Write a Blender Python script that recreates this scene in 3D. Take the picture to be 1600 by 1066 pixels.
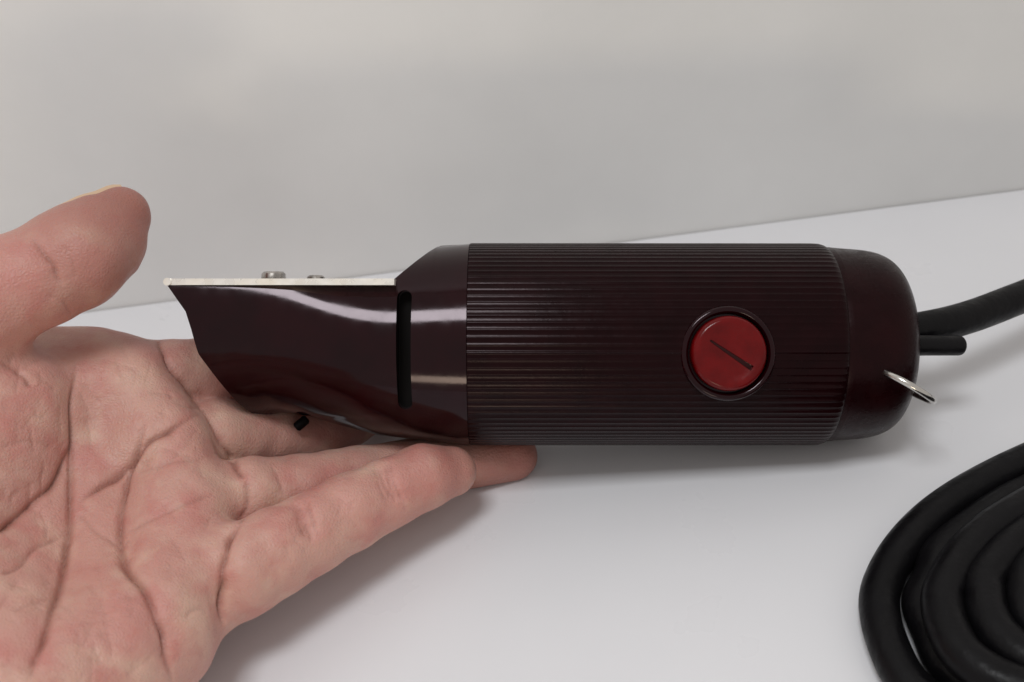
import bpy, bmesh, math, random
import numpy as np
from mathutils import Matrix, Vector

# ------------------------------------------------------------------ scene, camera, light
scene = bpy.context.scene
for o in list(bpy.data.objects):
    bpy.data.objects.remove(o)
col = scene.collection
MM = 0.001
PITCH, ROLL = math.radians(35), math.radians(8)
FPX, DEP = 1740.0, 264.0                  # focal length in photo pixels, mm to the clipper's axis
S = DEP / FPX
Fv = np.array([0, math.cos(PITCH), -math.sin(PITCH)])
_r, _u = np.array([1.0, 0, 0]), np.array([0, math.sin(PITCH), math.cos(PITCH)])
Rv = _r * math.cos(ROLL) - _u * math.sin(ROLL)
Uv = _u * math.cos(ROLL) + _r * math.sin(ROLL)
RB = 23.72                                # barrel radius, mm
AXY = -0.76                               # clipper axis below the optical axis, mm
CAMH = -(73.0 * Rv[2] + AXY * Uv[2] + DEP * Fv[2] - RB * math.sqrt(1 - Rv[2] ** 2))
CAM = np.array([0, 0, CAMH])

cam_d = bpy.data.cameras.new('camera')
cam = bpy.data.objects.new('camera', cam_d); col.objects.link(cam)
cam_d.sensor_width = 36.0; cam_d.lens = 36.0 * FPX / 1600.0
cam_d.clip_start = 0.01; cam_d.clip_end = 20.0
m = Matrix.Identity(4)
for i in range(3):
    m[i][0] = Rv[i]; m[i][1] = Uv[i]; m[i][2] = -Fv[i]; m[i][3] = CAM[i] * MM
cam.matrix_world = m
cam_d.dof.use_dof = True; cam_d.dof.focus_distance = 0.245; cam_d.dof.aperture_fstop = 20
scene.camera = cam

world = bpy.data.worlds.new('World'); scene.world = world; world.use_nodes = True
bg = world.node_tree.nodes['Background']
bg.inputs['Color'].default_value = (1.0, 0.945, 0.90, 1); bg.inputs['Strength'].default_value = 0.52

def area(name, loc, target, sx, sy, power, colr):
    L = bpy.data.lights.new(name, 'AREA'); L.shape = 'RECTANGLE'; L.size = sx; L.size_y = sy
    L.energy = power; L.color = colr
    o = bpy.data.objects.new(name, L); col.objects.link(o); o.location = loc
    o.rotation_euler = (Vector(target) - Vector(loc)).to_track_quat('-Z', 'Y').to_euler()
    return o
area('ceiling_panel_lamp', (-0.065, -0.012, 0.62), (-0.05, 0.12, 0), 0.19, 0.14, 1.75, (0.965, 0.985, 1.0))
area('warm_room_lamp', (-0.185, -0.87, -0.05), (-0.015, 0.2, 0.04), 0.26, 0.14, 1.0, (1.0, 0.86, 0.64))

vs = scene.view_settings
vs.view_transform = 'Standard'; vs.look = 'None'; vs.exposure = 0; vs.gamma = 1
vs.use_curve_mapping = False
scene.render.resolution_x = 1024; scene.render.resolution_y = 682

# ------------------------------------------------------------------ helpers
def P(px, py, d):                       # photo pixel + depth (mm) -> world mm
    return CAM + Fv * d + Rv * ((px - 800) * d / FPX) + Uv * ((533 - py) * d / FPX)
def tdepth(px, py, h=0.0):              # depth of the plane z = h mm under a pixel
    v = Fv + Rv * ((px - 800) / FPX) + Uv * ((533 - py) / FPX)
    return (CAMH - h) / -v[2]
def PT(px, py, h):
    return P(px, py, tdepth(px, py, h))

def obj(name, verts, faces, mat, parent=None, smooth=True, sharp=None):
    me = bpy.data.meshes.new(name)
    me.from_pydata([tuple(float(c) * MM for c in v) for v in verts], [], [tuple(int(i) for i in f) for f in faces])
    bm = bmesh.new(); bm.from_mesh(me)
    bmesh.ops.recalc_face_normals(bm, faces=bm.faces[:])
    if smooth:
        for f in bm.faces: f.smooth = True
        lim = math.radians(sharp if sharp else 40)
        for e in bm.edges:
            if len(e.link_faces) == 2 and e.calc_face_angle(0) > lim: e.smooth = False
    bm.to_mesh(me); bm.free()
    me.materials.append(mat)
    o = bpy.data.objects.new(name, me); col.objects.link(o)
    if parent: o.parent = parent
    return o
def tag(o, label=None, cat=None, group=None, kind=None):
    for k, v in (('label', label), ('category', cat), ('group', group), ('kind', kind)):
        if v: o[k] = v
    return o
def lathe(profile, n, axis='x', c=(0, 0, 0)):
    """profile: list of (axial, radius); closed at radius 0 ends"""
    V, Fc = [], []
    rings = []
    for a, r in profile:
        if r < 1e-6:
            V.append((a, 0, 0)); rings.append([len(V) - 1])
        else:
            idx = []
            for i in range(n):
                t = 2 * math.pi * i / n
                V.append((a, r * math.cos(t), r * math.sin(t))); idx.append(len(V) - 1)
            rings.append(idx)
    for A, B in zip(rings, rings[1:]):
        for i in range(n):
            j = (i + 1) % n
            if len(A) == 1 and len(B) == 1: continue
            if len(A) == 1: Fc.append((A[0], B[i], B[j]))
            elif len(B) == 1: Fc.append((A[i], B[0], A[j]))
            else: Fc.append((A[i], B[i], B[j], A[j]))
    out = []
    for a, y, z in V:
        if axis == 'x': q = (a, y, z)
        elif axis == '-y': q = (y, -a, z)
        else: q = (y, z, a)
        out.append((q[0] + c[0], q[1] + c[1], q[2] + c[2]))
    return out, Fc
def bevel_box(x0, x1, y0, y1, z0, z1, b, seg=2):
    bm = bmesh.new(); bmesh.ops.create_cube(bm, size=1)
    for v in bm.verts:
        v.co = Vector((x0 if v.co.x < 0 else x1, y0 if v.co.y < 0 else y1, z0 if v.co.z < 0 else z1))
    bmesh.ops.bevel(bm, geom=bm.edges[:], offset=b, segments=seg, affect='EDGES', profile=0.5)
    V = [tuple(v.co) for v in bm.verts]; bm.verts.index_update()
    Fc = [[v.index for v in f.verts] for f in bm.faces]; bm.free()
    return V, Fc
def catmull(pts, per):
    pts = [np.asarray(p, float) for p in pts]; out = []
    for i in range(len(pts) - 1):
        p0 = pts[max(i - 1, 0)]; p1 = pts[i]; p2 = pts[i + 1]; p3 = pts[min(i + 2, len(pts) - 1)]
        for k in range(per):
            t = k / per
            out.append(0.5 * ((2 * p1) + (-p0 + p2) * t + (2 * p0 - 5 * p1 + 4 * p2 - p3) * t * t + (-p0 + 3 * p1 - 3 * p2 + p3) * t ** 3))
    out.append(pts[-1]); return out
def tube(path, rad, n=20, round_end=False, wob=0.0, seed=1):
    rnd = random.Random(seed)
    path = [np.asarray(p, float) for p in path]; V, Fc = [], []
    N = len(path); up = None; rings = []
    rs = rad if hasattr(rad, '__len__') else [rad] * N
    for i in range(N):
        t = path[min(i + 1, N - 1)] - path[max(i - 1, 0)]; t = t / (np.linalg.norm(t) + 1e-9)
        if up is None:
            up = np.array([0, 0, 1.0])
            if abs(t[2]) > .9: up = np.array([0, 1.0, 0])
        up = up - t * np.dot(up, t); up /= np.linalg.norm(up); sd = np.cross(t, up)
        idx = []
        for k in range(n):
            a = 2 * math.pi * k / n
            rr = rs[i] * (1 + wob * rnd.uniform(-1, 1))
            V.append(path[i] + (up * math.cos(a) + sd * math.sin(a)) * rr); idx.append(len(V) - 1)
        rings.append(idx)
    for A, B in zip(rings, rings[1:]):
        for k in range(n):
            j = (k + 1) % n; Fc.append((A[k], A[j], B[j], B[k]))
    Fc.append(tuple(rings[0][::-1])); Fc.append(tuple(rings[-1]))
    return V, Fc
def difference(o, cutter):
    md = o.modifiers.new('cut', 'BOOLEAN'); md.operation = 'DIFFERENCE'; md.object = cutter; md.solver = 'EXACT'
    bpy.context.view_layer.update()
    dg = bpy.context.evaluated_depsgraph_get()
    me = bpy.data.meshes.new_from_object(o.evaluated_get(dg))
    o.modifiers.clear(); o.data = me
    bm = bmesh.new(); bm.from_mesh(me)
    for e in bm.edges:
        if len(e.link_faces) == 2: e.smooth = e.calc_face_angle(0) < math.radians(38)
    bm.to_mesh(me); bm.free()
    bpy.data.objects.remove(cutter)

# ------------------------------------------------------------------ materials
def mat(name, base, rough=0.5, metal=0.0, spec=0.5, coat=0.0, var=0.0, vscale=30.0, bump=0.0, bscale=200.0,
        rvar=0.0, var_col=None, coat_rough=0.05, dust=0.0, tint=None, scratch=0.0):
    M = bpy.data.materials.new(name); M.use_nodes = True
    nt = M.node_tree; N = nt.nodes; Lk = nt.links; b = N['Principled BSDF']
    b.inputs['Base Color'].default_value = (*base, 1); b.inputs['Roughness'].default_value = rough
    b.inputs['Metallic'].default_value = metal; b.inputs['Specular IOR Level'].default_value = spec
    b.inputs['Coat Weight'].default_value = coat; b.inputs['Coat Roughness'].default_value = coat_rough
    tc = N.new('ShaderNodeTexCoord')
    if var > 0:
        n = N.new('ShaderNodeTexNoise'); n.inputs['Scale'].default_value = vscale; n.inputs['Detail'].default_value = 6
        Lk.new(tc.outputs['Object'], n.inputs['Vector'])
        mx = N.new('ShaderNodeMix'); mx.data_type = 'RGBA'
        c2 = var_col if var_col else tuple(c * (1 - var) for c in base)
        mx.inputs[6].default_value = (*base, 1); mx.inputs[7].default_value = (*c2, 1)
        rp = N.new('ShaderNodeValToRGB'); rp.color_ramp.elements[0].position = .38; rp.color_ramp.elements[1].position = .68
        Lk.new(n.outputs['Fac'], rp.inputs['Fac']); Lk.new(rp.outputs['Color'], mx.inputs[0])
        Lk.new(mx.outputs[2], b.inputs['Base Color'])
    if tint: b.inputs['Specular Tint'].default_value = (*tint, 1)
    if dust > 0:                                        # sparse pale specks lying on the plastic
        dn = N.new('ShaderNodeTexNoise'); dn.inputs['Scale'].default_value = 2100; dn.inputs['Detail'].default_value = 1
        Lk.new(tc.outputs['Object'], dn.inputs['Vector'])
        dr = N.new('ShaderNodeMapRange'); dr.inputs[1].default_value = .79 - dust; dr.inputs[2].default_value = .82 - dust
        Lk.new(dn.outputs['Fac'], dr.inputs[0])
        dm = N.new('ShaderNodeMix'); dm.data_type = 'RGBA'; Lk.new(dr.outputs[0], dm.inputs[0])
        Lk.new(b.inputs['Base Color'].links[0].from_socket, dm.inputs[6]); dm.inputs[7].default_value = (.22, .2, .18, 1)
        Lk.new(dm.outputs[2], b.inputs['Base Color'])
    if rvar > 0:
        n2 = N.new('ShaderNodeTexNoise'); n2.inputs['Scale'].default_value = vscale * 3; n2.inputs['Detail'].default_value = 8
        Lk.new(tc.outputs['Object'], n2.inputs['Vector'])
        mr = N.new('ShaderNodeMapRange'); mr.inputs[1].default_value = .35; mr.inputs[2].default_value = .7
        mr.inputs[3].default_value = max(rough - rvar, .02); mr.inputs[4].default_value = rough + rvar
        Lk.new(n2.outputs['Fac'], mr.inputs[0]); Lk.new(mr.outputs[0], b.inputs['Roughness'])
    if bump > 0:
        n3 = N.new('ShaderNodeTexNoise'); n3.inputs['Scale'].default_value = bscale; n3.inputs['Detail'].default_value = 4
        Lk.new(tc.outputs['Object'], n3.inputs['Vector'])
        bp = N.new('ShaderNodeBump'); bp.inputs['Strength'].default_value = bump; bp.inputs['Distance'].default_value = .0005
        Lk.new(n3.outputs['Fac'], bp.inputs['Height']); Lk.new(bp.outputs['Normal'], b.inputs['Normal'])
    return M
M_bak = mat('maroon_bakelite', (0.0105, 0.0003, 0.0012), .12, dust=.0, tint=(1, .86, .92), spec=.28, var=.35, vscale=120, rvar=.03, bump=.012, bscale=500)
M_rib = mat('ribbed_bakelite', (0.0088, 0.0012, 0.0018), .22, dust=.0, tint=(1, .85, .88), spec=.115, var=.35, vscale=160, rvar=.03, bump=.05, bscale=900)
M_capb = mat('end_cap_bakelite', (0.0115, 0.0018, 0.0024), .30, dust=-.01, tint=(1, .85, .88), spec=.13, var=.35, vscale=120, rvar=.08, bump=.10, bscale=900)
M_red = mat('red_cap_plastic', (0.125, 0.0022, 0.003), .2, spec=.22, var=.3, vscale=250, rvar=.07, bump=.06, bscale=700)
M_knob_shade = mat('dark_knob_and_shade', (0.003, 0.002, 0.002), .6, spec=.1)  # near-black for the knob, and for shade painted inside the cooling slot
M_steel = mat('blade_steel', (0.84, 0.81, 0.76), .32, metal=.45, var=.5, vscale=150, var_col=(0.86, 0.80, 0.70), rvar=.1)
M_screw = mat('screw_steel', (0.55, 0.52, 0.49), .28, metal=1.0, var=.5, vscale=400, rvar=.1)
M_ring = mat('nickel_ring', (0.62, 0.60, 0.57), .2, metal=1.0, rvar=.08, vscale=500)
M_cord = mat('cord_rubber', (0.0042, 0.0038, 0.0047), .44, spec=.17, var=.3, vscale=90, rvar=.12, bump=.25, bscale=700)
M_table = mat('white_laminate', (0.76, 0.76, 0.785), .33, spec=.35, var=.03, vscale=14, rvar=.06, bump=.015, bscale=250)
M_wall = mat('painted_wall', (0.79, 0.785, 0.775), .75, spec=.2, var=.11, vscale=10, bump=.25, bscale=120)
M_nail = mat('fingernail', (0.66, 0.49, 0.33), .35, spec=.5)

# ------------------------------------------------------------------ setting: table and wall
wA, wB = PT(140, 488, 0), PT(1600, 297, 0)
wd = (wB - wA); wd[2] = 0; wd /= np.linalg.norm(wd); wn = np.array([-wd[1], wd[0], 0])
def wpt(a, b, z): return wA + wd * a + wn * b + np.array([0, 0, z])
def slab(name, pts, z0, z1, material):
    n = len(pts)
    V = [(p[0], p[1], z1) for p in pts] + [(p[0], p[1], z0) for p in pts]
    Fc = [tuple(range(n)), tuple(range(2 * n - 1, n - 1, -1))] + [(i, n + i, n + (i + 1) % n, (i + 1) % n) for i in range(n)]
    return obj(name, V, Fc, material, smooth=False)
t1, t2 = wpt(-600, 0, 0), wpt(900, 0, 0)
table = slab('table_top', [(-700, 85), (900, 85), t2, t1], -25, 0, M_table)
tag(table, 'smooth white table top under the clipper and hand', kind='structure')
wall = slab('wall', [wpt(-700, 0.6, 0), wpt(1000, 0.6, 0), wpt(1000, 30, 0), wpt(-700, 30, 0)], -26, 900, M_wall)
tag(wall, 'plain pale grey wall behind the table', kind='structure')

# ------------------------------------------------------------------ hair clipper
BASE = np.array([73.0, 0, -RB])          # local contact point (clipper frame)
clip = bpy.data.objects.new('hair_clipper', None); col.objects.link(clip)
org = CAM + Fv * DEP + Uv * AXY
o_b = org + Rv * BASE[0] + Fv * BASE[1] + Uv * BASE[2]
m = Matrix.Identity(4)
for i in range(3):
    m[i][0] = Rv[i]; m[i][1] = Fv[i]; m[i][2] = Uv[i]; m[i][3] = o_b[i] * MM
clip.matrix_world = m
tag(clip, 'dark maroon corded hair clipper with ribbed barrel and red button, held up by a hand', 'hair clipper')
CI = np.linalg.inv(np.array([[Rv[i], Fv[i], Uv[i]] for i in range(3)]))
def to_local(w): return CI @ (np.asarray(w) - org)
def cpart(name, V, Fc, material, parent=None, smooth=True, sharp=None):
    V = [(v[0] - BASE[0], v[1] - BASE[1], v[2] - BASE[2]) for v in V]
    return obj(name, V, Fc, material, parent or clip, smooth, sharp)

# ribbed barrel -----------------------------------------------------
def barrel():
    NR, PPR = 92, 10
    n = NR * PPR
    prof = [0.11, 0.07, 0.0, -0.02, -0.035, -0.04, -0.035, -0.02, 0.0, 0.07]   # narrow beads between flat bands
    xs = [(-9.7, -.9), (-9.9, -.35), (-9.75, 0), (-9.3, 0.04), (20, 0.03), (50, 0.02), (70.0, 0), (71.6, -.02), (72.6, -.25), (73.2, -.8), (73.2, -3)]
    V, Fc = [], []
    for k, (x, dr) in enumerate(xs):
        for i in range(n):
            a = 2 * math.pi * (i + .5) / n
            g = prof[i % PPR] * (.4, 1, 1, 1, 1, 1, 1, .6, .3, .1, .1)[k]
            # moulding seam on the side facing the front
            sa = (a - (math.pi + math.radians(4))) * RB
            r = RB + dr + g + .12 * math.exp(-(sa / .22) ** 2)
            V.append((x, r * math.cos(a), -r * math.sin(a) if False else r * math.sin(a)))
    for k in range(len(xs) - 1):
        for i in range(n):
            j = (i + 1) % n
            Fc.append((k * n + i, k * n + j, (k + 1) * n + j, (k + 1) * n + i))
    Fc.append(tuple(range(n))); Fc.append(tuple((len(xs) - 1) * n + i for i in range(n)))
    return V, Fc
V, Fc = barrel()
bar = cpart('ribbed_barrel', V, Fc, M_rib, sharp=50)
V, Fc = lathe([(20.2, 0), (20.2, 10.1), (30, 10.1), (30, 0)], 72, '-y', (46.7, 0, -1.9))
difference(bar, cpart('bore_cutter', V, Fc, M_rib))

# end cap -----------------------------------------------------------
prf = catmull([(74.3, 22.95), (75.2, 22.85), (78, 22.6), (82.2, 22.25), (85.3, 21.6), (87.8, 20.4), (89.6, 18.6), (90.9, 16.0),
               (91.7, 12.6), (92.2, 8.5), (92.5, 4), (92.6, 0)], 4)
V, Fc = lathe([(70, 0), (70, 22.2), (73.0, 22.7)] + [(float(a), max(float(b), 0)) for a, b in prf], 128)
cap = cpart('end_cap', V, Fc, M_capb, sharp=60)

# head housing --------------------------------------------------------
XC = [(-16.8, -58.0), (-16.2, -60.2), (-13.7, -61.9), (-4.3, -67.4), (-2.0, -68.8), (3.3, -69.9), (7.2, -71.0), (12.8, -75.0)]
ZB = [(0, -23.72), (.167, -23.0), (.446, -21.5), (.657, -18.9), (.778, -17.1), (.88, -16.2), (.95, -16.6), (1, -16.9)]
def itp(tab, x): return float(np.interp(x, [a for a, _ in tab], [b for _, b in tab]))
def head_top(xn):
    return float(np.interp(xn, [-76, -27.8, -16.9, -9], [12.8, 12.8, 23.3, 23.72]))
_tg = np.linspace(0, 1, 401)
def _soft(xs, ys, w):
    y = np.interp(_tg, xs, ys); k = np.hanning(w); k /= k.sum()
    for _ in range(2):
        y = np.convolve(np.concatenate([2 * y[0] - y[w:0:-1], y, 2 * y[-1] - y[-2:-w - 2:-1]]), k, 'same')[w:w + 401]
    return y
_zc = _soft([0, .30, .45, .6, .75, 1], [0, -.2, .9, 4.4, 7.0, 8.5], 61)
_aa = _soft([0, .12, .27, .5, .7, 1], [RB - .15, 23.5, 23.25, 21.9, 21.4, 21.8], 61)
_zb = _soft([a for a, _ in ZB], [b for _, b in ZB], 25)
def head_section(t, nside=60):
    xn = -9.9 - 65.1 * t
    zb, zc, a = (float(np.interp(t, _tg, q_)) for q_ in (_zb, _zc, _aa))
    b = zc - zb
    b = max(b, 5)
    top = head_top(xn)
    q = min(max((top - zc) / b, -1), .9995)
    f0 = math.asin(q)
    pts = []
    for i in range(nside + 1):
        # near chord -> bottom -> far chord; the part below fr keeps its own spacing so that edge lines run straight
        fr = min(math.radians(29), f0 - math.radians(2)); nt_ = 10
        if i < nt_: f = f0 + (fr - f0) * i / nt_
        elif i > nside - nt_: f = -math.pi - (f0 + (fr - f0) * (nside - i) / nt_)
        else: f = fr - (math.pi + 2 * fr) * (i - nt_) / (nside - 2 * nt_)
        sa = (f + math.radians(4.5)) * RB
        g = .10 * math.exp(-(sa / .3) ** 2) if i < nside / 2 else 0
        y = -(a + g) * math.cos(f); z = zc + b * math.sin(f)
        xe = itp(XC, z)
        x = -9.9 + (xe + 9.9) * t
        pts.append((x, y, z))
    for k in range(1, 8):                              # flat top
        y = pts[nside][1] + (pts[0][1] - pts[nside][1]) * k / 8
        pts.append((-9.9 + (-74.4 + 9.9) * t, y, top))
    return pts
V, Fc = [], []
ts = [0, .002, .05, .09, .10, .108, .116, .14, .18, .22, .255, .268, .275, .29, .33, .37] + [.41 + .59 * k / 26 for k in range(27)]
for t in ts: V += head_section(t, 110)
n = 118
for k in range(len(ts) - 1):
    for i in range(n):
        j = (i + 1) % n; Fc.append((k * n + i, k * n + j, (k + 1) * n + j, (k + 1) * n + i))
Fc.append(tuple(range(n)))
V.append((-62.0, 0, 2.0))                                 # hollow front, recessed behind the rim
for i in range(n): Fc.append(((len(ts) - 1) * n + i, (len(ts) - 1) * n + (i + 1) % n, len(V) - 1))
head = cpart('head_housing', V, Fc, M_bak, sharp=35)
# cooling slot
CV = []; CF = []
NS = 24; ring = []
for i in range(NS):
    a = 2 * math.pi * i / NS
    ring.append((-23.5 + 1.62 * math.cos(a), (11.9 - 1.6 if math.sin(a) >= 0 else -14.3 + 1.6) + 1.62 * math.sin(a)))
for yy in (-32, -15.5):
    CV += [(x, yy, z) for x, z in ring]
CF = [tuple(range(NS)), tuple(range(2 * NS - 1, NS - 1, -1))] + [(i, (i + 1) % NS, NS + (i + 1) % NS, NS + i) for i in range(NS)]
cut = cpart('slot_cutter', CV, CF, M_knob_shade, smooth=False)
difference(head, cut)
# dark plate added to paint the shade deep in the slot
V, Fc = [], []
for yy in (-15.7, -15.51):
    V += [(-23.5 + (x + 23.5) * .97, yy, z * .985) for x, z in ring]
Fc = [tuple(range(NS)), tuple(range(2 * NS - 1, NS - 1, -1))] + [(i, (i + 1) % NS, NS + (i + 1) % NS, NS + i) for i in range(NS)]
cpart('slot_shade_plate', V, Fc, M_knob_shade, smooth=False)

# blade ---------------------------------------------------------------
bm = bmesh.new()
NT = 22; W = 21.9; zt0, zt1 = 12.95, 14.35
out = [(-25.6, -W), (-25.6, W)]
tw = 2 * W / NT
for k in range(NT):
    y1 = W - k * tw
    out += [(-71.0, y1 - tw * .05), (-75.2, y1 - tw * .22), (-75.2, y1 - tw * .78), (-71.0, y1 - tw * .95)]
vs_ = [bm.verts.new((x, y, zt0)) for x, y in out]
f = bm.faces.new(vs_)
ex = bmesh.ops.extrude_face_region(bm, geom=[f])
for e in ex['geom']:
    if isinstance(e, bmesh.types.BMVert): e.co.z = zt1
bm.verts.index_update()
V = [tuple(v.co) for v in bm.verts]; Fc = [[v.index for v in f.verts] for f in bm.faces]; bm.free()
blade = cpart('comb_blade', V, Fc, M_steel, smooth=False)
V, Fc = tube([(-75.0, y, 13.65) for y in np.linspace(-W, W, 12)], [.85] * 12, 14)
cpart('blade_tip_rail', V, Fc, M_steel)
V, Fc = lathe([(14.4, 0), (14.4, 3.4), (15.4, 3.4), (15.6, 2.9), (16.7, 2.8), (17.15, 2.3), (17.2, 0)], 24, 'z', (-56.5, 0, 0))
s1 = cpart('blade_screw', V, Fc, M_screw, sharp=30)
V, Fc = lathe([(14.4, 0), (14.4, 2.2), (15.9, 2.1), (16.3, 1.6), (16.35, 0)], 24, 'z', (-46.5, 0, 0))
cpart('blade_screw', V, Fc, M_screw, sharp=30)

# adjusting lever under the head -------------------------------------------
V, Fc = lathe([(-2.2, 0), (-2.2, 1.1), (-1.8, 1.5), (1.6, 1.5), (2.1, 1.1), (2.1, 0)], 20, 'z')
q = Matrix.Rotation(math.radians(50), 3, 'Y')
V = [tuple(q @ (Vector(v) * .78) + Vector((-49.6, -1.5, -18.6))) for v in V]
cpart('lever_knob', V, Fc, M_knob_shade)

# red brush cap with its collar --------------------------------------------
BX, BZ = 46.7, -1.9
V, Fc = lathe([(20, 0), (20, 10.4), (22.0, 10.4), (23.55, 10.25), (23.95, 10.0), (24.15, 9.55), (24.05, 9.1), (23.7, 8.75), (22.4, 8.6), (21.4, 8.5), (21.4, 0)], 72, '-y', (BX, 0, BZ))
cpart('brush_cap_collar', V, Fc, M_bak, sharp=50)
V, Fc = lathe([(20.5, 0), (20.5, 8.1), (24.3, 8.1), (24.9, 7.95), (25.35, 7.55), (25.55, 7.0), (25.5, 6.5), (25.36, 6.0), (25.12, 5.2), (24.92, 4), (24.8, 2), (24.76, 0)], 72, '-y', (BX, 0, BZ))
rc = cpart('brush_cap', V, Fc, M_red, sharp=50)
V, Fc = bevel_box(-5.0, 5.8, -27, -24.3, -.42, .42, .05)
V = [(v[0], v[1] + (.35 if v[0] < 0 and v[1] > -26 else 0) * -1, v[2] * (.55 if v[0] < 0 else 1.45)) for v in V]
q = Matrix.Rotation(math.radians(34), 3, 'Y')
V = [tuple(q @ Vector(v) + Vector((BX, 0, BZ))) for v in V]
cut = cpart('screw_slot_cutter', V, Fc, M_knob_shade, smooth=False)
difference(rc, cut)
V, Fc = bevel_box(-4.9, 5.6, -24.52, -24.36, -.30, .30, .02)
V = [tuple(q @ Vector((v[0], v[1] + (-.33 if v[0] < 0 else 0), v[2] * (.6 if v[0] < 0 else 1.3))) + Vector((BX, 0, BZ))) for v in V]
cpart('cap_slot_shade', V, Fc, mat('cap_slot_shading', (0.022, 0.003, 0.003), .6, spec=.15), rc, smooth=False)  # dark strip: shade of the cap slot's floor put into its colour

# hanging ring --------------------------------------------------------------
ra = np.array([568.0 * .1425, -19.5, -40.0 * .1425]); rbp = np.array([658 * .1405, -17.0, -88 * .1405])
rcen = (ra + rbp) / 2; e1 = (rbp - ra); RR = np.linalg.norm(e1) / 2; e1 /= 2 * RR
e2 = np.cross(e1, [0, 0, 1.0]); e2 /= np.linalg.norm(e2)
e2 = e2 * math.cos(.16) + np.cross(e1, e2) * math.sin(.16)
V, Fc = [], []
for i in range(64):
    a = 2 * math.pi * i / 64; c = rcen + (e1 * math.cos(a) + e2 * math.sin(a)) * RR
    od = (e1 * math.cos(a) + e2 * math.sin(a)); nn = np.cross(e1, e2)
    for k in range(12):
        b = 2 * math.pi * k / 12; V.append(c + (od * math.cos(b) + nn * math.sin(b)) * .74)
for i in range(64):
    for k in range(12):
        Fc.append((i * 12 + k, i * 12 + (k + 1) % 12, ((i + 1) % 64) * 12 + (k + 1) % 12, ((i + 1) % 64) * 12 + k))
cpart('hanging_ring', V, Fc, M_ring)

# power cord: leaves the cap, runs off along the table and comes back as a coil ---------
CR = 4.0
start = [P(1395, 522, 262), P(1437, 514, 263.5), P(1480, 505, 266), P(1530, 490, 270), P(1600, 463, 276), P(1700, 425, 286)]
run = [PT(1830, 395, CR + 3), PT(1950, 400, CR), PT(2080, 440, CR), PT(2180, 520, CR), PT(2170, 620, CR), PT(2060, 660, CR), PT(1970, 662, CR)]
loop = [(1880, 660), (1760, 668), (1640, 706), (1540, 752), (1465, 800), (1412, 853), (1381, 908), (1374, 950), (1388, 1008), (1424, 1072), (1505, 1128),
        (1640, 1158), (1800, 1140), (1940, 1080), (2040, 990), (2080, 880), (2060, 780), (1985, 695)]
cx, cy = 1740.0, 912.0
lps = [(1.0, CR), (.805, CR + .2), (.725, CR + 7.4), (.635, CR + .4), (.55, CR + 7.6), (.465, CR + .6), (.375, CR + 7.8), (.29, CR + .6), (.20, CR + 6.5)]
coil = []
nl = len(loop)
for li in range(len(lps) - 1):
    for k, (lx, ly) in enumerate(loop):
        w = max(0.0, (k - 11) / (nl - 11.0)); w = w * w * (3 - 2 * w)
        sc = lps[li][0] * (1 - w) + lps[li + 1][0] * w; hh = lps[li][1] * (1 - w) + lps[li + 1][1] * w
        jx = random.Random(li * 50 + k).uniform(-5, 5) if li else 0
        coil.append(PT(cx + (lx - cx) * sc + jx, cy + (ly - cy) * sc, hh))
path = catmull([to_local(p) for p in start + run + coil], 9)
V, Fc = tube(path, CR, 22)
cpart('power_cord', V, Fc, M_cord)
stub = catmull([to_local(P(1405, 541, 255)), to_local(P(1440, 540, 256)), to_local(P(1470, 540, 257)), to_local(P(1494, 540, 258)), to_local(P(1504, 540, 258.5))], 8)
rs = [2.35] * (len(stub) - 6) + [2.3, 2.2, 2.0, 1.7, 1.2, .5]
V, Fc = tube(stub, rs, 18)
cpart('cord_sleeve', V, Fc, M_cord)

# ------------------------------------------------------------------ hand (one continuous skin)
def sstep(x): return x
_cull = None                                            # (centre, radius) of the points in hand
FAR = 60.0
def rcone(p, a, b, ra, rb):
    if _cull is not None:
        ba = b - a; t = min(max(float((_cull[0] - a) @ ba / (ba @ ba)), 0), 1)
        if np.linalg.norm(_cull[0] - a - t * ba) - max(ra, rb) > _cull[1] + 13.0: return FAR
    ba = b - a; t = np.clip(((p - a) @ ba) / (ba @ ba), 0, 1)
    d = p - a - t[:, None] * ba
    return np.sqrt(np.einsum('ij,ij->i', d, d)) - (ra + (rb - ra) * t)
def ball(p, c, r, ax=None, sc=None):
    if _cull is not None and np.linalg.norm(_cull[0] - c) - r > _cull[1] + 13.0: return FAR
    d = p - c
    if ax is None: return np.sqrt(np.einsum('ij,ij->i', d, d)) - r
    q = d @ ax.T / sc
    return (np.sqrt(np.einsum('ij,ij->i', q, q)) - 1) * min(sc)
def smin(a, b, k):
    if isinstance(b, float) and b == FAR: return a
    if isinstance(a, float) and a == FAR: return b
    h = np.clip(.5 + .5 * (b - a) / k, 0, 1)
    return b + (a - b) * h - k * h * (1 - h)
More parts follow.
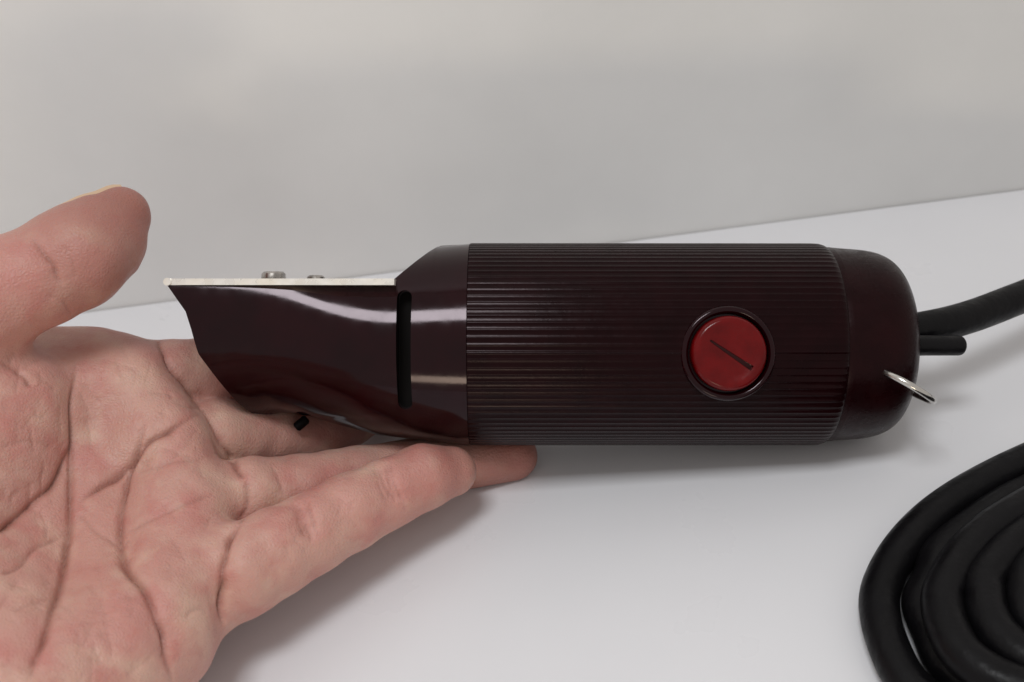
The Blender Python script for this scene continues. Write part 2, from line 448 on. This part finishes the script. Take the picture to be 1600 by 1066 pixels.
# joints: pixel, pixel, depth mm, radius mm
FING = {
 'index':  [(150, 612, 258, 11.0), (262, 592, 260, 9.2), (330, 584, 267, 8.8), (430, 562, 284, 8.2), (520, 530, 297, 7.6), (590, 490, 302, 6.8)],
 'middle': [(212, 705, 253, 11.0), (330, 687, 258, 9.2), (420, 684, 269, 8.6), (500, 680, 278, 8.0), (590, 622, 292, 7.6), (650, 565, 297, 6.8)],
 'ring':   [(258, 815, 241, 10.5), (390, 777, 247, 8.8), (470, 767, 253, 8.2), (560, 752, 261, 8.0), (690, 724, 269, 7.2), (800, 712, 273, 6.3)],
 'little': [(270, 935, 226, 10.5), (372, 893, 228, 9.7), (430, 862, 232, 9.1), (482, 836, 236, 8.7), (545, 802, 241, 8.2), (606, 770, 246, 7.5), (662, 745, 250, 7.2), (706, 736, 254, 5.6)],
}
THUMB = [(-150, 560, 226, 14.5), (-40, 472, 228, 12.2), (60, 432, 232, 10.4), (112, 404, 236, 10.7), (156, 374, 240, 9.7), (188, 338, 243, 6.6)]
WR = [P(-170, 900, 224), P(-110, 1010, 214), P(-40, 1110, 204), P(20, 1170, 196)]
MC = [FING['index'][0], FING['middle'][0], FING['ring'][0], FING['little'][0]]
palm_prims = []
for (px, py, d, r), w in zip(MC, WR):
    palm_prims.append(('c', P(px, py, d), w, r + .6, 13.0))
palm_prims += [
 ('c', P(-150, 560, 226), P(-190, 960, 212), 15.0, 17.0),         # thumb metacarpal
 ('c', P(10, 640, 236), P(-120, 860, 222), 13.5, 18.0),              # thenar pad
 ('c', P(240, 990, 215), P(60, 1130, 200), 11.0, 15.0),             # hypothenar pad
 ('c', P(40, 560, 252), P(150, 600, 254), 8.0, 10.0),              # web of the thumb
 ('c', P(-100, 1000, 212), P(-330, 1330, 190), 21.0, 21.0),       # wrist
 ('c', P(-20, 1120, 203), P(-260, 1440, 180), 20.0, 21.0),
]
PADS = [(150, 605, 254, 10.0), (212, 612, 253, 8.6), (258, 700, 247, 8.6), (290, 805, 238, 8.6), (285, 915, 226, 8.8)]
cyl_a = org; cyl_n = Rv
def hand_sdf_raw(p):
    fs = None
    for k, ch in FING.items():
        f1 = None
        pts = [(P(a, b, c), r) for a, b, c, r in ch]
        for (a, r0), (b, r1) in zip(pts, pts[1:]):
            d = rcone(p, a, b, r0, r1)
            f1 = d if f1 is None else smin(f1, d, 1.2)
        fs = f1 if fs is None else smin(fs, f1, .5)
    pal = None
    for pr in palm_prims:
        d = rcone(p, pr[1], pr[2], pr[3], pr[4]); pal = d if pal is None else smin(pal, d, 10.0)
    for A_, B_ in zip(PADS, PADS[1:]):
        pal = smin(pal, rcone(p, P(*A_[:3]), P(*B_[:3]), A_[3], B_[3]), 7.0)
    th = None
    pts = [(P(a, b, c), r) for a, b, c, r in THUMB]
    for (a, r0), (b, r1) in zip(pts, pts[1:]):
        d = rcone(p, a, b, r0, r1); th = d if th is None else smin(th, d, 1.5)
    th = smin(th, ball(p, P(128, 402, 234), 9.2), 3.0)
    res = smin(pal, fs, 3.2)
    res = smin(res, th, 5.0)
    # pressed flat against the clipper and against the table
    q = p - org; ax = q @ Rv; u = q @ Uv; v = q @ Fv
    rr = np.interp(ax, [-80, -58, -45, -30, -10, 80], [9.0, 12.5, 16.5, 21.8, RB, RB]) + .12
    cl = np.sqrt(u * u + v * v) - rr
    cl = cl + np.maximum(0, -56 - ax) * .8
    res = np.maximum(res, -cl)
    res = np.maximum(res, .35 - p[:, 2])
    return res
def hand_sdf(p, cell=15.0):
    global _cull
    p = np.asarray(p, float)
    k = np.floor(p / cell).astype(np.int64) + 200
    key = (k[:, 0] * 1000 + k[:, 1]) * 1000 + k[:, 2]
    order = np.argsort(key, kind='stable'); ks = key[order]
    cuts = np.flatnonzero(np.diff(ks)) + 1
    out = np.empty(len(p))
    for g in np.split(order, cuts):
        q = p[g]; lo_, hi_ = q.min(0), q.max(0)
        _cull = ((lo_ + hi_) / 2, np.linalg.norm(hi_ - lo_) / 2)
        out[g] = hand_sdf_raw(q)
    _cull = None
    return out

def mesh_sdf(fn, lo, hi, h, coarse=5):
    lo = np.asarray(lo, float); nc = np.ceil((np.asarray(hi) - lo) / (h * coarse)).astype(int) + 1
    nf = nc * coarse + 1
    cc = np.stack(np.meshgrid(*[np.arange(k) for k in nc], indexing='ij'), -1).reshape(-1, 3)
    cp = lo + (cc + .5) * h * coarse
    cv = fn(cp)
    vals = np.full(nf, 1.0, np.float32)
    B = coarse
    off = np.stack(np.meshgrid(*[np.arange(B + 1)] * 3, indexing='ij'), -1).reshape(-1, 3)
    lim = h * B * 1.0 + 1.2
    inside = cc[cv < -lim]
    for c in inside:
        vals[c[0] * B:c[0] * B + B + 1, c[1] * B:c[1] * B + B + 1, c[2] * B:c[2] * B + B + 1] = -1
    near = cc[np.abs(cv) <= lim]
    for s0 in range(0, len(near), 1500):
        blk = near[s0:s0 + 1500]
        idx = (blk[:, None, :] * B + off[None]).reshape(-1, 3)
        v = fn(lo + idx * h)
        vals[idx[:, 0], idx[:, 1], idx[:, 2]] = v
    sg = vals < 0
    act = np.zeros(nf - 1, np.int8)
    for dx in (0, 1):
        for dy in (0, 1):
            for dz in (0, 1):
                act += sg[dx:nf[0] - 1 + dx, dy:nf[1] - 1 + dy, dz:nf[2] - 1 + dz]
    cells = np.argwhere((act > 0) & (act < 8))
    vid = np.full(nf - 1, -1, np.int64); vid[cells[:, 0], cells[:, 1], cells[:, 2]] = np.arange(len(cells))
    acc = np.zeros((len(cells), 3)); cnt = np.zeros(len(cells))
    corners = [(a, b, c) for a in (0, 1) for b in (0, 1) for c in (0, 1)]
    cvv = {k: vals[cells[:, 0] + k[0], cells[:, 1] + k[1], cells[:, 2] + k[2]] for k in corners}
    for a in corners:
        for ax in range(3):
            if a[ax]: continue
            b = list(a); b[ax] = 1; b = tuple(b)
            va, vb = cvv[a], cvv[b]; mk = (va < 0) != (vb < 0)
            t = np.where(mk, va / np.where(mk, va - vb, 1), 0)
            pnt = np.array(a, float)[None] + np.zeros((len(cells), 1)); pnt[:, ax] = t
            acc += pnt * mk[:, None]; cnt += mk
    verts = lo + (cells + acc / cnt[:, None]) * h
    faces = []
    for ax in range(3):
        b, c = (ax + 1) % 3, (ax + 2) % 3
        sl0 = [slice(None)] * 3; sl1 = [slice(None)] * 3
        sl0[ax] = slice(0, -1); sl1[ax] = slice(1, None)
        ed = np.argwhere(sg[tuple(sl0)] != sg[tuple(sl1)])
        ok = (ed[:, b] > 0) & (ed[:, c] > 0) & (ed[:, b] < nf[b] - 1) & (ed[:, c] < nf[c] - 1)
        ed = ed[ok]
        s0 = sg[tuple(sl0)][ed[:, 0], ed[:, 1], ed[:, 2]]
        def cell(db, dc):
            e = ed.copy(); e[:, b] += db; e[:, c] += dc; return vid[e[:, 0], e[:, 1], e[:, 2]]
        q = np.stack([cell(-1, -1), cell(0, -1), cell(0, 0), cell(-1, 0)], 1)
        q[~s0] = q[~s0][:, ::-1]
        faces.append(q)
    return verts, np.concatenate(faces)

allp = [P(a, b, c) for ch in FING.values() for a, b, c, r in ch] + [P(a, b, c) for a, b, c, r in THUMB] + [x for pr in palm_prims for x in (pr[1], pr[2])]
allp = np.array(allp)
lo = allp.min(0) - 22; hi = allp.max(0) + 22
lo[0] = max(lo[0], -215); lo[1] = max(lo[1], 95)
HR = 0.42
hv, hf = mesh_sdf(hand_sdf, lo, hi, HR)
# drop the open end of the sleeve-less forearm: the box cuts it, outside the frame
# neighbours for smoothing
def smooth_mesh(v, f, it, lam=.5):
    for _ in range(it):
        s = np.zeros_like(v); c = np.zeros(len(v))
        for i in range(4):
            j = (i + 1) % 4
            np.add.at(s, f[:, i], v[f[:, j]]); np.add.at(c, f[:, i], 1)
            np.add.at(s, f[:, j], v[f[:, i]]); np.add.at(c, f[:, j], 1)
        v = v + lam * (s / np.maximum(c, 1)[:, None] - v)
    return v
hv = smooth_mesh(hv, hf, 5)
def grad(p):
    e = .4; g = np.zeros_like(p)
    for i in range(3):
        d = np.zeros(3); d[i] = e; g[:, i] = hand_sdf(p + d) - hand_sdf(p - d)
    return g / (np.linalg.norm(g, axis=1)[:, None] + 1e-9)
hn = grad(hv)
# creases traced on the palm: pixel polylines projected on to the skin, depth and width in mm
CREASE = [
 ([(116, 560), (116, 640), (115, 715), (109, 807), (102, 880), (84, 950), (66, 1012), (50, 1066)], 1.9, 1.4),
 ([(116, 690), (92, 745), (60, 778), (25, 808), (-20, 840)], 1.9, 1.4),
 ([(318, 645), (270, 668), (228, 692), (203, 723), (182, 741), (150, 765), (120, 790)], 1.3, 1.5),
 ([(228, 655), (212, 700), (196, 750), (188, 807), (189, 870), (222, 915), (249, 968), (262, 1015), (272, 1066)], 2.1, 1.4),
 ([(243, 520), (262, 560), (290, 600), (320, 643)], 1.8, 1.3),
 ([(320, 643), (345, 685), (365, 720), (383, 748)], 1.2, 1.2),
 ([(383, 748), (387, 785), (374, 820)], .7, 1.1),
 ([(376, 816), (355, 846), (348, 885), (349, 930), (351, 985)], 2.0, 1.3),
 ([(0, 899), (30, 884), (62, 854), (104, 830)], .7, 1.0),
 ([(190, 830), (240, 812), (290, 786), (340, 770)], .45, 1.6),
 ([(210, 740), (265, 722), (330, 715)], .35, 1.8),
 ([(120, 800), (150, 830), (190, 850)], .5, 1.3),
 ([(0, 700), (40, 690), (90, 700)], .35, 1.5),
 ([(0, 567), (36, 584), (52, 606)], .8, 1.3),
 ([(466, 778), (474, 805), (486, 833), (490, 852)], .55, .9),
 ([(474, 775), (484, 802), (497, 828)], .35, .8),
 ([(590, 728), (600, 752), (614, 778)], .4, .9),
 ([(425, 725), (437, 752), (440, 778)], .3, 1.0),
 ([(50, 372), (72, 400), (86, 424), (92, 446)], .8, 1.0),
 ([(96, 380), (112, 410), (118, 440)], .25, 1.2),
 ([(112, 492), (96, 470), (70, 462)], .3, 1.2),
 ([(20, 960), (60, 935), (100, 925)], .3, 1.3),
 ([(140, 560), (200, 575), (240, 600)], .2, 1.6),
 ([(130, 900), (165, 960), (175, 1040)], .25, 1.6),
]
rw = random.Random(5)
for _ in range(120):                                       # short faint skin lines all over the palm and little finger
    x_, y_ = rw.uniform(0, 330), rw.uniform(560, 1060)
    an_ = rw.choice([rw.gauss(-.7, .35), rw.gauss(1.5, .3), rw.gauss(.2, .4)]); ln_ = rw.uniform(18, 60)
    CREASE.append(([(x_ + math.cos(an_) * ln_ * k_ / 2, y_ + math.sin(an_) * ln_ * k_ / 2 + rw.uniform(-4, 4)) for k_ in (-1, 0, 1)], rw.uniform(.12, .34), rw.uniform(.6, 1.1)))
for _ in range(26):
    u_ = rw.uniform(0, 1); x_, y_ = 390 + 310 * u_ + rw.uniform(-10, 10), 885 - 150 * u_ + rw.uniform(-45, 45) * (1 - .5 * u_)
    an_ = rw.gauss(1.25, .3); ln_ = rw.uniform(12, 36)
    CREASE.append(([(x_ + math.cos(an_) * ln_ * k_ / 2, y_ + math.sin(an_) * ln_ * k_ / 2) for k_ in (-1, 0, 1)], rw.uniform(.1, .24), rw.uniform(.6, 1.0)))
for cx_, cy_ in ((478, 812), (603, 755)):                  # bundles of folds at the finger joints
    for k_ in range(5):
        o_ = rw.uniform(-16, 16); CREASE.append(([(cx_ + o_ - 8, cy_ - 32 + rw.uniform(-8, 8)), (cx_ + o_, cy_), (cx_ + o_ + 12, cy_ + 28)], rw.uniform(.25, .5), .8))
def march(px, py):
    px = np.asarray(px, float); py = np.asarray(py, float)
    dv = Fv[None] + Rv[None] * ((px - 800) / FPX)[:, None] + Uv[None] * ((533 - py) / FPX)[:, None]
    ln = np.linalg.norm(dv, axis=1); t = np.full(len(px), 150.0)
    for _ in range(60):
        t = t + np.clip(hand_sdf(CAM + dv * t[:, None]), -3, 20) / ln * .8
    return CAM + dv * t[:, None], np.abs(hand_sdf(CAM + dv * t[:, None])) < .6
disp = np.zeros(len(hv)); cre = np.zeros(len(hv))
toward = ((CAM - hv) * hn).sum(1) / np.linalg.norm(CAM - hv, axis=1) > -.15
for ci, (pl, dep, wid) in enumerate(CREASE):
    q = np.array(catmull([np.array(p, float) for p in pl], 48))
    rj = np.random.RandomState(ci); q = q + np.cumsum(rj.normal(0, .12, q.shape), 0)
    sw = np.linspace(0, len(pl) * 2.4, len(q)); q[:, 0] += .8 * np.sin(sw * 1.7 + ci); q[:, 1] += .8 * np.sin(sw * 1.3 + 2 * ci)
    pts, ok = march(q[:, 0], q[:, 1])
    tt = np.linspace(0, 1, len(q)); amp = np.clip(np.minimum(tt, 1 - tt) * 5.5, .08, 1)
    ph = rj.uniform(0, 6.28, 3)                         # creases deepen and fade along their length
    amp = amp * np.clip(.90 + .13 * np.sin(tt * len(pl) * 1.9 + ph[0]) + .08 * np.sin(tt * len(pl) * 5.3 + ph[1]), .5, 1.1)
    pts, amp = pts[ok], amp[ok]
    if len(pts) < 2: continue
    cand = np.where(toward & (hv > pts.min(0) - 2 - 6 * min(dep, 1.2)).all(1) & (hv < pts.max(0) + 2 + 6 * min(dep, 1.2)).all(1))[0]
    for s0 in range(0, len(cand), 8000):
        c = cand[s0:s0 + 8000]
        d2 = ((hv[c][:, None, :] - pts[None]) ** 2).sum(2); k = d2.argmin(1); d = np.sqrt(d2[np.arange(len(c)), k]); a = amp[k]
        disp[c] -= dep * a * (.95 * np.exp(-d / (wid * .36)) + .36 * np.exp(-(d / (wid * 2.3)) ** 2))
        disp[c] += .08 * dep * a * np.exp(-((d - 3.6 * wid) / (2.4 * wid)) ** 2)
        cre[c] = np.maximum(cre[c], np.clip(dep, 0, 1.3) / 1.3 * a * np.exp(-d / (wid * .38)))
# soft unevenness of flesh
def vnoise(p, sc, seed):
    rs_ = np.random.RandomState(seed); out = np.zeros(len(p))
    for _ in range(14):
        k = rs_.normal(0, 1, 3) / sc; out += np.sin(p @ k + rs_.uniform(0, 6.28))
    return out / 14 ** .5
disp += .16 * vnoise(hv, 6.0, 3) + .07 * vnoise(hv, 1.6, 4)
q = hv - org
touch = (np.abs(np.hypot(q @ Uv, q @ Fv) - RB) < 1.0) & (q @ Rv > -22)
disp[touch] *= .2
hv = hv + hn * disp[:, None]
hv = smooth_mesh(hv, hf, 1, .4)
hv[:, 2] = np.maximum(hv[:, 2], .3)

flush_shade = np.zeros(len(hv))  # redder fingertips, plus shade painted into the skin colour, mostly on the thumb
for (tx, ty, td_, r_), st_, rad_ in ((THUMB[-1], 1.0, 26.0), (FING['little'][-1], .45, 14.0), (FING['ring'][-1], .9, 20.0)):
    flush_shade = np.maximum(flush_shade, st_ * np.clip(1.25 - np.linalg.norm(hv - P(tx, ty, td_), axis=1) / rad_, 0, 1))
def skin_material():
    M = bpy.data.materials.new('skin'); M.use_nodes = True
    nt = M.node_tree; N = nt.nodes; L = nt.links; b = N['Principled BSDF']
    tc = N.new('ShaderNodeTexCoord')
    def noise(sc, det=5, rough=.5):
        n = N.new('ShaderNodeTexNoise'); n.inputs['Scale'].default_value = sc; n.inputs['Detail'].default_value = det
        n.inputs['Roughness'].default_value = rough; L.new(tc.outputs['Object'], n.inputs['Vector']); return n
    def mixc(fac, a, bcol):
        mx = N.new('ShaderNodeMix'); mx.data_type = 'RGBA'
        if isinstance(a, tuple): mx.inputs[6].default_value = (*a, 1)
        else: L.new(a, mx.inputs[6])
        mx.inputs[7].default_value = (*bcol, 1); L.new(fac, mx.inputs[0]); return mx.outputs[2]
    def ramp(src, lo_, hi_, top=1.0):
        r = N.new('ShaderNodeMapRange'); r.inputs[1].default_value = lo_; r.inputs[2].default_value = hi_; r.inputs[4].default_value = top
        L.new(src, r.inputs[0]); return r.outputs[0]
    c = mixc(ramp(noise(60).outputs['Fac'], .38, .66), (0.555, 0.315, 0.258), (0.525, 0.25, 0.212))
    c = mixc(ramp(noise(170, 4).outputs['Fac'], .50, .72, .6), c, (0.50, 0.19, 0.165))
    c = mixc(ramp(noise(95, 4).outputs['Fac'], .52, .70, .7), c, (0.635, 0.42, 0.33))
    fl = N.new('ShaderNodeAttribute'); fl.attribute_name = 'flush_shade'
    c = mixc(ramp(fl.outputs['Fac'], 0, 1, .9), c, (0.30, 0.115, 0.09))
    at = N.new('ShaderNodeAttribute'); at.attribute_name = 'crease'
    c = mixc(ramp(at.outputs['Fac'], .06, .95, .8), c, (0.21, 0.06, 0.036))  # redder crease lines, with the folds' shade darkened into the colour
    L.new(c, b.inputs['Base Color'])
    b.inputs['Roughness'].default_value = .46; b.inputs['Specular IOR Level'].default_value = .42
    b.subsurface_method = 'RANDOM_WALK'
    b.inputs['Subsurface Weight'].default_value = .4; b.inputs['Subsurface Radius'].default_value = (1.0, .36, .2)
    b.inputs['Subsurface Scale'].default_value = .0011
    v = N.new('ShaderNodeTexVoronoi'); v.inputs['Scale'].default_value = 1300; v.feature = 'DISTANCE_TO_EDGE'
    L.new(tc.outputs['Object'], v.inputs['Vector'])
    n4 = noise(900, 6, .6)
    ad = N.new('ShaderNodeMath'); ad.operation = 'ADD'; L.new(v.outputs['Distance'], ad.inputs[0]); L.new(n4.outputs['Fac'], ad.inputs[1])
    bp = N.new('ShaderNodeBump'); bp.inputs['Strength'].default_value = .42; bp.inputs['Distance'].default_value = .0004
    L.new(ad.outputs[0], bp.inputs['Height']); L.new(bp.outputs['Normal'], b.inputs['Normal'])
    return M
M_skin = skin_material()
hbase = np.array([P(100, 900, 240)[0], P(100, 900, 240)[1], 0.3])
me = bpy.data.meshes.new('hand')
lv = (hv - hbase) * MM
me.vertices.add(len(lv)); me.vertices.foreach_set('co', lv.astype(np.float32).ravel())
me.loops.add(len(hf) * 4); me.loops.foreach_set('vertex_index', hf.astype(np.int32).ravel())
me.polygons.add(len(hf)); me.polygons.foreach_set('loop_start', (np.arange(len(hf)) * 4).astype(np.int32))
me.polygons.foreach_set('loop_total', np.full(len(hf), 4, np.int32))
me.update(calc_edges=True); me.validate()
me.polygons.foreach_set('use_smooth', np.ones(len(me.polygons), bool))
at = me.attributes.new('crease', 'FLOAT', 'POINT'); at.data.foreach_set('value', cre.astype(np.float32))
at = me.attributes.new('flush_shade', 'FLOAT', 'POINT'); at.data.foreach_set('value', flush_shade.astype(np.float32))
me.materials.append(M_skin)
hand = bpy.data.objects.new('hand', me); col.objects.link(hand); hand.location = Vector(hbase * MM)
tag(hand, 'open palm-up bare hand, thumb raised, fingers holding the clipper head', 'hand')
print('hand verts', len(hv), 'faces', len(hf), 'CAMH', CAMH)
# thumb nail on the back of the thumb tip
A, B = P(120, 395, 236), P(190, 348, 242)
ax = (B - A) / np.linalg.norm(B - A)
bk = Uv * .62 - Rv * .30 + Fv * .72; bk -= ax * (bk @ ax); bk /= np.linalg.norm(bk); sd = np.cross(ax, bk)
V, Fc = [], []
nu, nv = 12, 10
No, Nd = [], []
for i in range(nu + 1):
    for j in range(nv + 1):
        u = i / nu; w = (j / nv - .5) * 2
        an = w * math.radians(52 - 10 * (1 - u) ** 2)
        No.append(A + ax * (1.5 + 15.5 * u)); Nd.append(bk * math.cos(an) + sd * math.sin(an))
No, Nd = np.array(No), np.array(Nd); r_ = np.full(len(No), 8.0)
for _ in range(14): r_ = r_ - hand_sdf(No + Nd * r_[:, None]) * .8
r_ = np.clip(r_, 4.0, 13.0)[:, None]
V = list(No + Nd * (r_ - .5) - hbase) + list(No + Nd * (r_ + .45) - hbase)
n1 = (nu + 1) * (nv + 1)
def vi(l, i, j): return l * n1 + i * (nv + 1) + j
for i in range(nu):
    for j in range(nv):
        Fc.append((vi(1, i, j), vi(1, i + 1, j), vi(1, i + 1, j + 1), vi(1, i, j + 1)))
        Fc.append((vi(0, i, j), vi(0, i, j + 1), vi(0, i + 1, j + 1), vi(0, i + 1, j)))
for i in range(nu):
    for j in (0, nv): Fc.append((vi(0, i, j), vi(0, i + 1, j), vi(1, i + 1, j), vi(1, i, j)))
for j in range(nv):
    for i in (0, nu): Fc.append((vi(0, i, j), vi(0, i, j + 1), vi(1, i, j + 1), vi(1, i, j)))
obj('thumb_nail', V, Fc, M_nail, hand)
